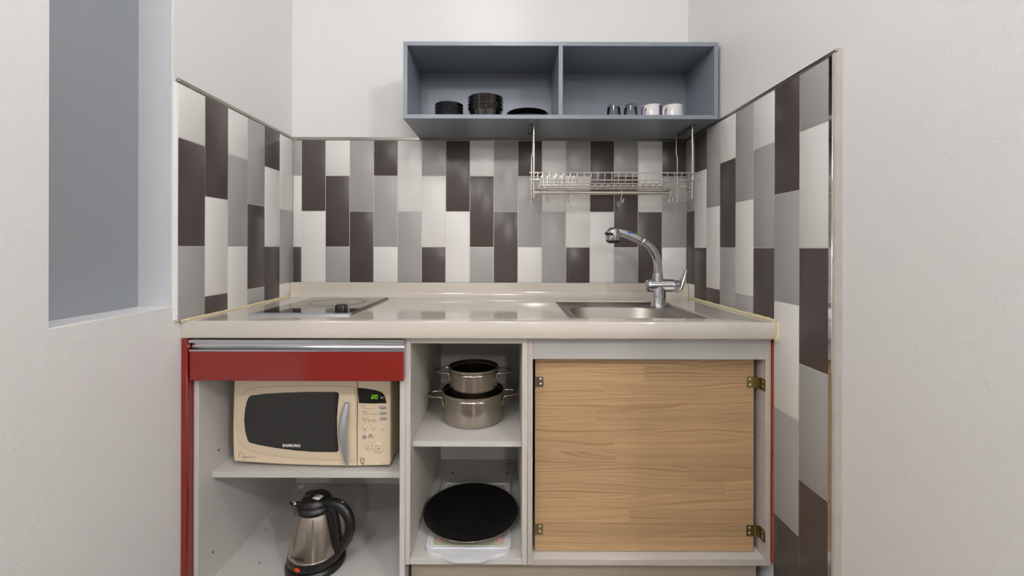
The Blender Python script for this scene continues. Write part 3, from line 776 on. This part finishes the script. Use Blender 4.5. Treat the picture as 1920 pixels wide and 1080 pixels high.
# red mark and lettering, bottom left corner
b = newbm()
def stroke(bm, pts, r):
    add_tube(bm, smooth_path([(Z(*p)[0], -.0003, Z(*p)[1]) for p in pts], 4), r, 6, flat=.25, up=(1, 0, 0))
def stroke_at(x, z):  # zoom drawing of the mark
    return ((440 + x / 31.77 - 420) * 5.143, (840 + z / 31.77 - 690) * 5.143)
stroke(b, [stroke_at(*p) for p in ((300, 570), (220, 490), (205, 420), (250, 350), (320, 280), (370, 255), (450, 340), (510, 440), (540, 480))], .0006)
stroke(b, [stroke_at(*p) for p in ((390, 470), (410, 550), (470, 530), (560, 580), (640, 590), (720, 575))], .0007)
stroke(b, [stroke_at(*p) for p in ((560, 640), (545, 720), (485, 775), (450, 735), (490, 660))], .0004)
put('red_mark', b, 'inkr', dm, local=True)
text_front('red_lettering', 'Elephant Door', .0062, *Z(252, 857), -.0004, 'inkr', dm, shear=.25)
# control panel
cp = put('control_panel', add_prism(newbm(), [Z(1301, 928), Z(1612, 914), Z(1622, 900), Z(1622, 40), Z(1301, 40)], .0025, .024, 'y', .002, 2), 'cream', mw, local=True, angle=20)
dp = put('display', add_prism(newbm(), [Z(*p) for p in ((1303, 175), (1390, 181), (1480, 196), (1535, 214), (1560, 236), (1572, 270), (1583, 318), (1450, 323), (1316, 321), (1309, 250))], .0010, .004, 'y'), 'mdisp', mw, local=True)
# seven-segment digits
b = newbm()
def seg7(bm, cx, cz, w_, h_, on):
    t = .0012; sl = .12
    S = {'a': (-w_, h_, w_, h_), 'd': (-w_, -h_, w_, -h_), 'g': (-w_, 0, w_, 0), 'f': (-w_, 0, -w_, h_), 'b': (w_, 0, w_, h_), 'e': (-w_, -h_, -w_, 0), 'c': (w_, -h_, w_, 0)}
    for k in on:
        x0, z0, x1, z1 = S[k]
        hor = z0 == z1
        g = .0005
        pts = [(x0 + g, z0 - t / 2), (x1 - g, z0 - t / 2), (x1 - g, z0 + t / 2), (x0 + g, z0 + t / 2)] if hor else [(x0 - t / 2, z0 + g), (x0 + t / 2, z0 + g), (x0 + t / 2, z1 - g), (x0 - t / 2, z1 - g)]
        add_prism(bm, [(cx + x + z * sl, cz + z) for x, z in pts], .0004, .0010, 'y')
seg7(b, *Z(1451, 258), .0034, .0052, 'abged'); seg7(b, *Z(1484, 258), .0032, .0052, 'abcdef')
put('digits', b, 'led', dp, local=True)
text_front('display_lettering', '절전', .0056, *Z(1541, 266), .0008, 'inkw', dp)
for (px, py) in ((1545, 362), (1549, 416), (1552, 469)):
    c = Z(px, py)
    ob_ = put('menu_button', add_prism(newbm(), ellipse(c[0], c[1], 36 * K, 15 * K), .0018, .004, 'y', .0004), 'greyb', mw, local=True)
    put('button_cap', add_prism(newbm(), ellipse(c[0], c[1], 28 * K, 9 * K), -.0002, .003, 'y', .0009, 2, True), 'silver', ob_, local=True)
for (px, py, s) in ((1370, 553, '10분'), (1457, 553, '1분'), (1545, 552, '10초')):
    c = Z(px, py)
    rb = put('time_button', add_prism(newbm(), ellipse(c[0], c[1], 24 * K, 18 * K), .0012, .004, 'y', .0008, 2, True), 'cream', mw, local=True)
    put('button_groove', add_tube(newbm(), [(x, .0026, z) for x, z in ellipse(c[0], c[1], 24 * K, 18 * K)], .0005, 6, True), 'cream2', rb, local=True)
    text_front('button_lettering', s, .0044, *Z(px, py + 31), .0022, 'inkb', cp)
c = Z(1369, 647); put('power_button', add_prism(newbm(), ellipse(*c, 20 * K, 20 * K), .0005, .004, 'y', .0008, 2, True), 'greyb', mw, local=True)
for (px, py, r_, s1, s2) in ((1410, 745, 37, '취소', '절전'), (1505, 742, 55, '조리시작', '+ 30초')):
    c = Z(px, py)
    rb = put('round_button', add_prism(newbm(), ellipse(*c, r_ * K, r_ * K, 32), .0008, .004, 'y', .001, 2, True), 'cream', mw, local=True)
    put('button_groove', add_tube(newbm(), [(x, .0024, z) for x, z in ellipse(*c, (r_ + 1) * K, (r_ + 1) * K, 32)], .0008, 6, True), 'cream2', rb, local=True)
    text_front('button_lettering', s1, .0050 if r_ < 40 else .0056, *Z(px, py - 10), .0006, 'inkb', rb)
    text_front('button_lettering', s2, .0050 if r_ < 40 else .0056, *Z(px, py + 16), .0006, 'inkb', rb)
for s, px, py, sz, m in (('데우기', 1342, 355, .0048, 'inkr'), ('1  밥  2  찌개  3  우유', 1346, 375, .0038, 'inkb'), ('자동조리', 1342, 409, .0048, 'inkr'), ('1  계란찜  2  라면  3  군고구마', 1346, 429, .0038, 'inkb'),
                        ('해동 코스', 1342, 467, .0048, 'inkr'), ('1  육류   2  생선   3  야채', 1346, 486, .0040, 'inkb'), ('고기     어류     채소', 1363, 499, .0040, 'inkb')):
    text_front('panel_lettering', s, sz, *Z(px, py), .0022, m, cp, align='LEFT')
text_front('panel_lettering', '출력조절', .0052, *Z(1431, 651), .0022, 'inkb', cp)
b = newbm()
for px in (1416, 1424, 1432, 1440): add_tube(b, [(Z(px, 622)[0], .0022, Z(px, 622)[1]), (Z(px, 640)[0], .0022, Z(px, 640)[1])], .0006, 6)
add_tube(b, [(Z(1413, 622)[0], .0022, Z(1413, 622)[1]), (Z(1443, 622)[0], .0022, Z(1443, 622)[1])], .0006, 6)
put('power_symbol', b, 'inkr', cp, local=True)
b = newbm()
sw = [(1360, 906), (1340, 900), (1330, 885), (1333, 868), (1350, 860), (1366, 868), (1370, 880), (1360, 890), (1348, 886), (1350, 877)]
add_tube(b, smooth_path([(Z(*p)[0], .0023, Z(*p)[1]) for p in sw], 4), [.0006, .0010, .0011, .0009, .0006, .0008, .0010, .0007, .0005, .0003], 6, flat=.4, up=(1, 0, 0))
for p, q in (((1322, 858), (1328, 864)), ((1336, 851), (1339, 858)), ((1350, 849), (1350, 856)), ((1367, 852), (1362, 859))):
    add_tube(b, [(Z(*p)[0], .0023, Z(*p)[1]), (Z(*q)[0], .0023, Z(*q)[1])], .0008, 6)
put('swirl_mark', b, 'inkb', cp, local=True)
text_front('panel_lettering', '절전', .0055, *Z(1352, 909), .0022, 'inkb', cp, bold=.0001)
text_front('panel_lettering', 'RE-C200', .0034, *Z(1550, 897), .0022, 'inkb', cp)

# ================================================================== KETTLE
kt = thing('electric_kettle', 'brushed steel electric kettle with black handle on the cabinet floor', 'kettle', (-.598, -.452, .059), -16)
put('power_base', add_lathe(newbm(), [(0, 0), (.086, 0), (.089, .003), (.089, .010), (.086, .017), (.080, .0215), (0, .0215)], 56), 'black', kt, local=True)
put('foot_ring', add_lathe(newbm(), [(0, .0220), (.0800, .0220), (.0830, .026), (.0830, .038), (.0815, .048), (.079, .050), (0, .050)], 56), 'black', kt, local=True)
BODY = [(.0805, .0485), (.0815, .050), (.0805, .0515), (.0800, .057), (.0770, .082), (.0725, .108), (.0660, .136), (.0590, .160), (.0535, .176), (.0510, .180), (.0, .180)]
put('body', add_lathe(newbm(), BODY, 64), 'steel', kt, local=True)
put('lid_collar', add_lathe(newbm(), [(.0545, .172), (.0560, .176), (.0550, .183), (.0500, .191), (.0470, .193), (0, .193)], 48), 'black', kt, local=True)
lid = put('lid', add_lathe(newbm(), [(.0470, .191), (.0465, .197), (.042, .205), (.033, .212), (.018, .217), (0, .2185)], 48), 'black', kt, local=True)
put('lid_grip', add_prism(newbm(), ellipse(-.022, -.004, .012, .017, 20), .199, .2185, 'z', .002), 'bgloss', lid, local=True)
b = newbm()
q = [Vector((.006, -.024, .2170)), Vector((.027, -.022, .2162)), Vector((.030, -.004, .2170)), Vector((.009, -.004, .2192))]
vs = [b.verts.new(p) for p in q]; b.faces.new(vs)
vs2 = [b.verts.new(p - Vector((0, 0, .003))) for p in q]
for i in range(4): b.faces.new((vs[i], vs2[i], vs2[(i + 1) % 4], vs[(i + 1) % 4]))
put('sticker', b, 'inkw', lid, local=True)
b = newbm()
for k in range(4):
    t0 = .12 + .2 * k
    p = q[0].lerp(q[3], 1 - t0); p2 = q[1].lerp(q[2], 1 - t0)
    add_tube(b, [p.lerp(p2, .08) + Vector((0, 0, .0003)), p.lerp(p2, .45 if k == 0 else .85) + Vector((0, 0, .0003))], .0007, 5)
put('sticker_print', b, 'inkr', lid, local=True)
# spout
b = newbm()
def sec(cx, w_, z, back): return [(cx, 0, z)] 
lo = []
for (tip, w_, z) in ((-.0760, .004, .098), (-.0800, .012, .120), (-.0830, .016, .142), (-.0880, .0175, .160), (-.0960, .0165, .168), (-.1040, .014, .1715)):
    rb = .0680 if z < .11 else .054
    lp = []
    for k in range(9):
        a = math.pi * (k / 8); yy = w_ * math.cos(a); xx = -rb + .01 + (tip + rb - .01) * math.sin(a) ** .8
        lp.append((xx, yy, z))
    lo.append(lp)
rings = [[b.verts.new(p) for p in lp] for lp in lo]
for A, B in zip(rings, rings[1:]):
    for k in range(8): b.faces.new((A[k], A[k + 1], B[k + 1], B[k]))
bmesh.ops.solidify(b, geom=b.faces[:], thickness=.0016)
bmesh.ops.recalc_face_normals(b, faces=b.faces[:])
put('spout', b, 'steel', kt, local=True)
# handle
hp = smooth_path([(.040, 0, .192), (.060, 0, .196), (.084, 0, .194), (.107, 0, .180), (.122, 0, .155), (.124, 0, .126), (.114, 0, .096), (.099, 0, .072), (.083, 0, .053)], 6)
put('handle', add_tube(newbm(), hp, [.016, .0155, .0150, .0155, .0150, .0150, .0145, .0125, .009], 18, flat=1.05, up=(0, 1, 0)), 'black', kt, local=True)
b = newbm()
add_tube(b, smooth_path([(.058, 0, .185), (.067, 0, .152), (.075, 0, .115), (.081, 0, .082), (.084, 0, .055)], 5), [.013, .012, .0115, .0115, .010], 14, flat=1.25, up=(0, 1, 0))
put('handle_strip', b, 'black', kt, local=True)
put('switch', add_box(newbm(), .088, .104, -.007, .007, .201, .2105, .002), 'bgloss', kt, local=True).rotation_euler = (0, 0, 0)
def on_cone(bm, a0, z0, rfun):
    for v in bm.verts:
        a = a0 + v.co.x / .074; z = z0 + v.co.y; rr = rfun(z); v.co = Vector((rr * math.cos(a), rr * math.sin(a), z))
    return bm
put('brand_lettering', on_cone(text_bm("OrCOOKS", .0095, bold=.0003, space=1.05), math.radians(-91), .064, lambda z: .0806 - (z - .057) * .12), 'inkb', kt, local=True, smooth=False)
bm = newbm(); vs = [bm.verts.new((x, z, 0)) for x, z in ellipse(0, 0, .0090, .0062, 24)]; bm.faces.new(vs)
bmesh.ops.inset_region(bm, faces=bm.faces[:], thickness=.002)
put('indicator', on_cone(bm, math.radians(-88), .0365, lambda z: .0836), 'orange', kt, local=True)

# ================================================================== POTS
def pot(name, label, loc, r, h, rz, hl):
    t = thing(name, label, 'pot', loc, rz, 'steel pots in the middle cabinet')
    k = .0012
    pf = [(0, 0), (r - .014, 0), (r - .006, .0015), (r - .0015, .007), (r, .014), (r, h - .021), (r + .0020, h - .0195), (r + .0028, h - .0165), (r + .0020, h - .0135), (r + .0006, h - .012),
          (r + .0028, h - .009), (r + .0045, h - .005), (r + .0040, h - .001), (r + .0015, h), (r - .0005, h - .0015), (r - .001, h - .010), (r - .004, h - .013), (r - .0042, .014), (r - .014, .0045), (0, .004)]
    put('vessel', add_lathe(newbm(), pf, 64), 'steel', t, local=True)
    for s in (-1, 1):
        zz = h - .017
        p = [(s * (r + .0005), -.030, zz - .030), (s * (r + .003), -.031, zz - .012), (s * (r + .008), -.031, zz - .001), (s * (r + .022), -.028, zz), (s * (r + hl * .88), -.019, zz), (s * (r + hl), 0, zz), (s * (r + hl * .88), .019, zz), (s * (r + .022), .028, zz), (s * (r + .008), .031, zz - .001), (s * (r + .003), .031, zz - .012), (s * (r + .0005), .030, zz - .030)]
        p = [(x - s * (r - math.sqrt(max(r * r - y * y, 0))) if abs(x) < r + .009 else x, y, z) for x, y, z in p]
        put('handle', add_tube(newbm(), smooth_path(p, 5), .0032, 10), 'steel', t, local=True)
pot('cooking_pot', 'larger steel two-handled pot standing on the middle cabinet shelf', (-.1107, -.372, .483), .100, .0985, 4, .049)
pot('cooking_pot', 'smaller steel two-handled pot nested in the larger one', (-.1090, -.370, .4878), .0800, .1700, 0, .046)

# ================================================================== CUTTING BOARD AND PLATE
cb = thing('cutting_board', 'white plastic cutting board with flowered green inlay', 'cutting board', (-.111, -.385, .161), 0)
def CB(pts): return [(x, y) for x, y in pts]
out = []
Wd, y0, y1 = .126, -.165, .185
half = [(0, -.207), (.030, -.206), (.050, -.200), (.070, -.188), (.090, -.181), (.105, -.177), (.117, -.167), (.124, -.150), (.126, -.130), (.126, .165), (.120, .180), (.106, .186)]
hs = smooth_path([(x, y, 0) for x, y in half], 3)
out = [(p.x, p.y) for p in hs] + [(-p.x, p.y) for p in reversed(hs)][:-1]
slot = rrect(-.030, .030, -.1915, -.1845, .0034, 5)
b = newbm()
vo = [b.verts.new((x, y, .010)) for x, y in out]; vh = [b.verts.new((x, y, .010)) for x, y in slot]
es = [b.edges.new((vo[i], vo[(i + 1) % len(vo)])) for i in range(len(vo))] + [b.edges.new((vh[i], vh[(i + 1) % len(vh)])) for i in range(len(vh))]
bmesh.ops.triangle_fill(b, use_beauty=True, edges=es)
r_ = bmesh.ops.extrude_face_region(b, geom=b.faces[:])
bmesh.ops.translate(b, verts=[v for v in r_['geom'] if isinstance(v, bmesh.types.BMVert)], vec=(0, 0, -.0095))
bmesh.ops.recalc_face_normals(b, faces=b.faces[:])
put('board', b, 'board', cb, local=True)
put('rim', add_tube(newbm(), [(x, y, .0100) for x, y in rrect(-.1165, .1165, -.160, .176, .016, 6)], .0026, 8, True), 'board', cb, local=True)
put('inlay', add_prism(newbm(), rrect(-.107, .107, -.150, .166, .014, 6), .0098, .0112, 'z'), 'green', cb, local=True)
def flower(x, y, s):
    bm = newbm()
    for k in range(5):
        a = 2 * math.pi * k / 5 + .3
        add_prism(bm, ellipse(x + s * math.cos(a), y + s * math.sin(a), s * .75, s * .75, 12), .0112, .0114 + .00002 * k, 'z')
    f = put('flower_print', bm, 'pink', cb, local=True)
    put('flower_centre', add_prism(newbm(), ellipse(x, y, s * .5, s * .5, 12), .0112, .0116, 'z'), 'pinkw', f, local=True)
for x, y, s in ((-.090, -.123, .0085), (.090, -.123, .0095), (.040, -.135, .004), (-.03, -.142, .005), (.01, -.138, .0045), (.093, .14, .009), (-.09, .14, .008)): flower(x, y, s)
r = .1525
pf = [(0, 0), (.095, 0), (.100, .002), (.125, .010), (.146, .0195), (r, .0235), (r + .0005, .0248), (r - .0012, .0255), (r - .003, .0250), (.144, .0215), (.122, .0125), (.098, .0065), (0, .0055)]
pn = thing('serving_plate', 'large round black plate lying on the cutting board', 'plate', (-.1135, -.404, .1727))
put('dish', add_lathe(newbm(), pf, 72), 'pan', pn, local=True)
put('rim_edge', add_tube(newbm(), [(x, y, .0236) for x, y in ellipse(0, 0, r + .0004, r + .0004, 72)], .0011, 6, True), 'trim', pn, local=True)
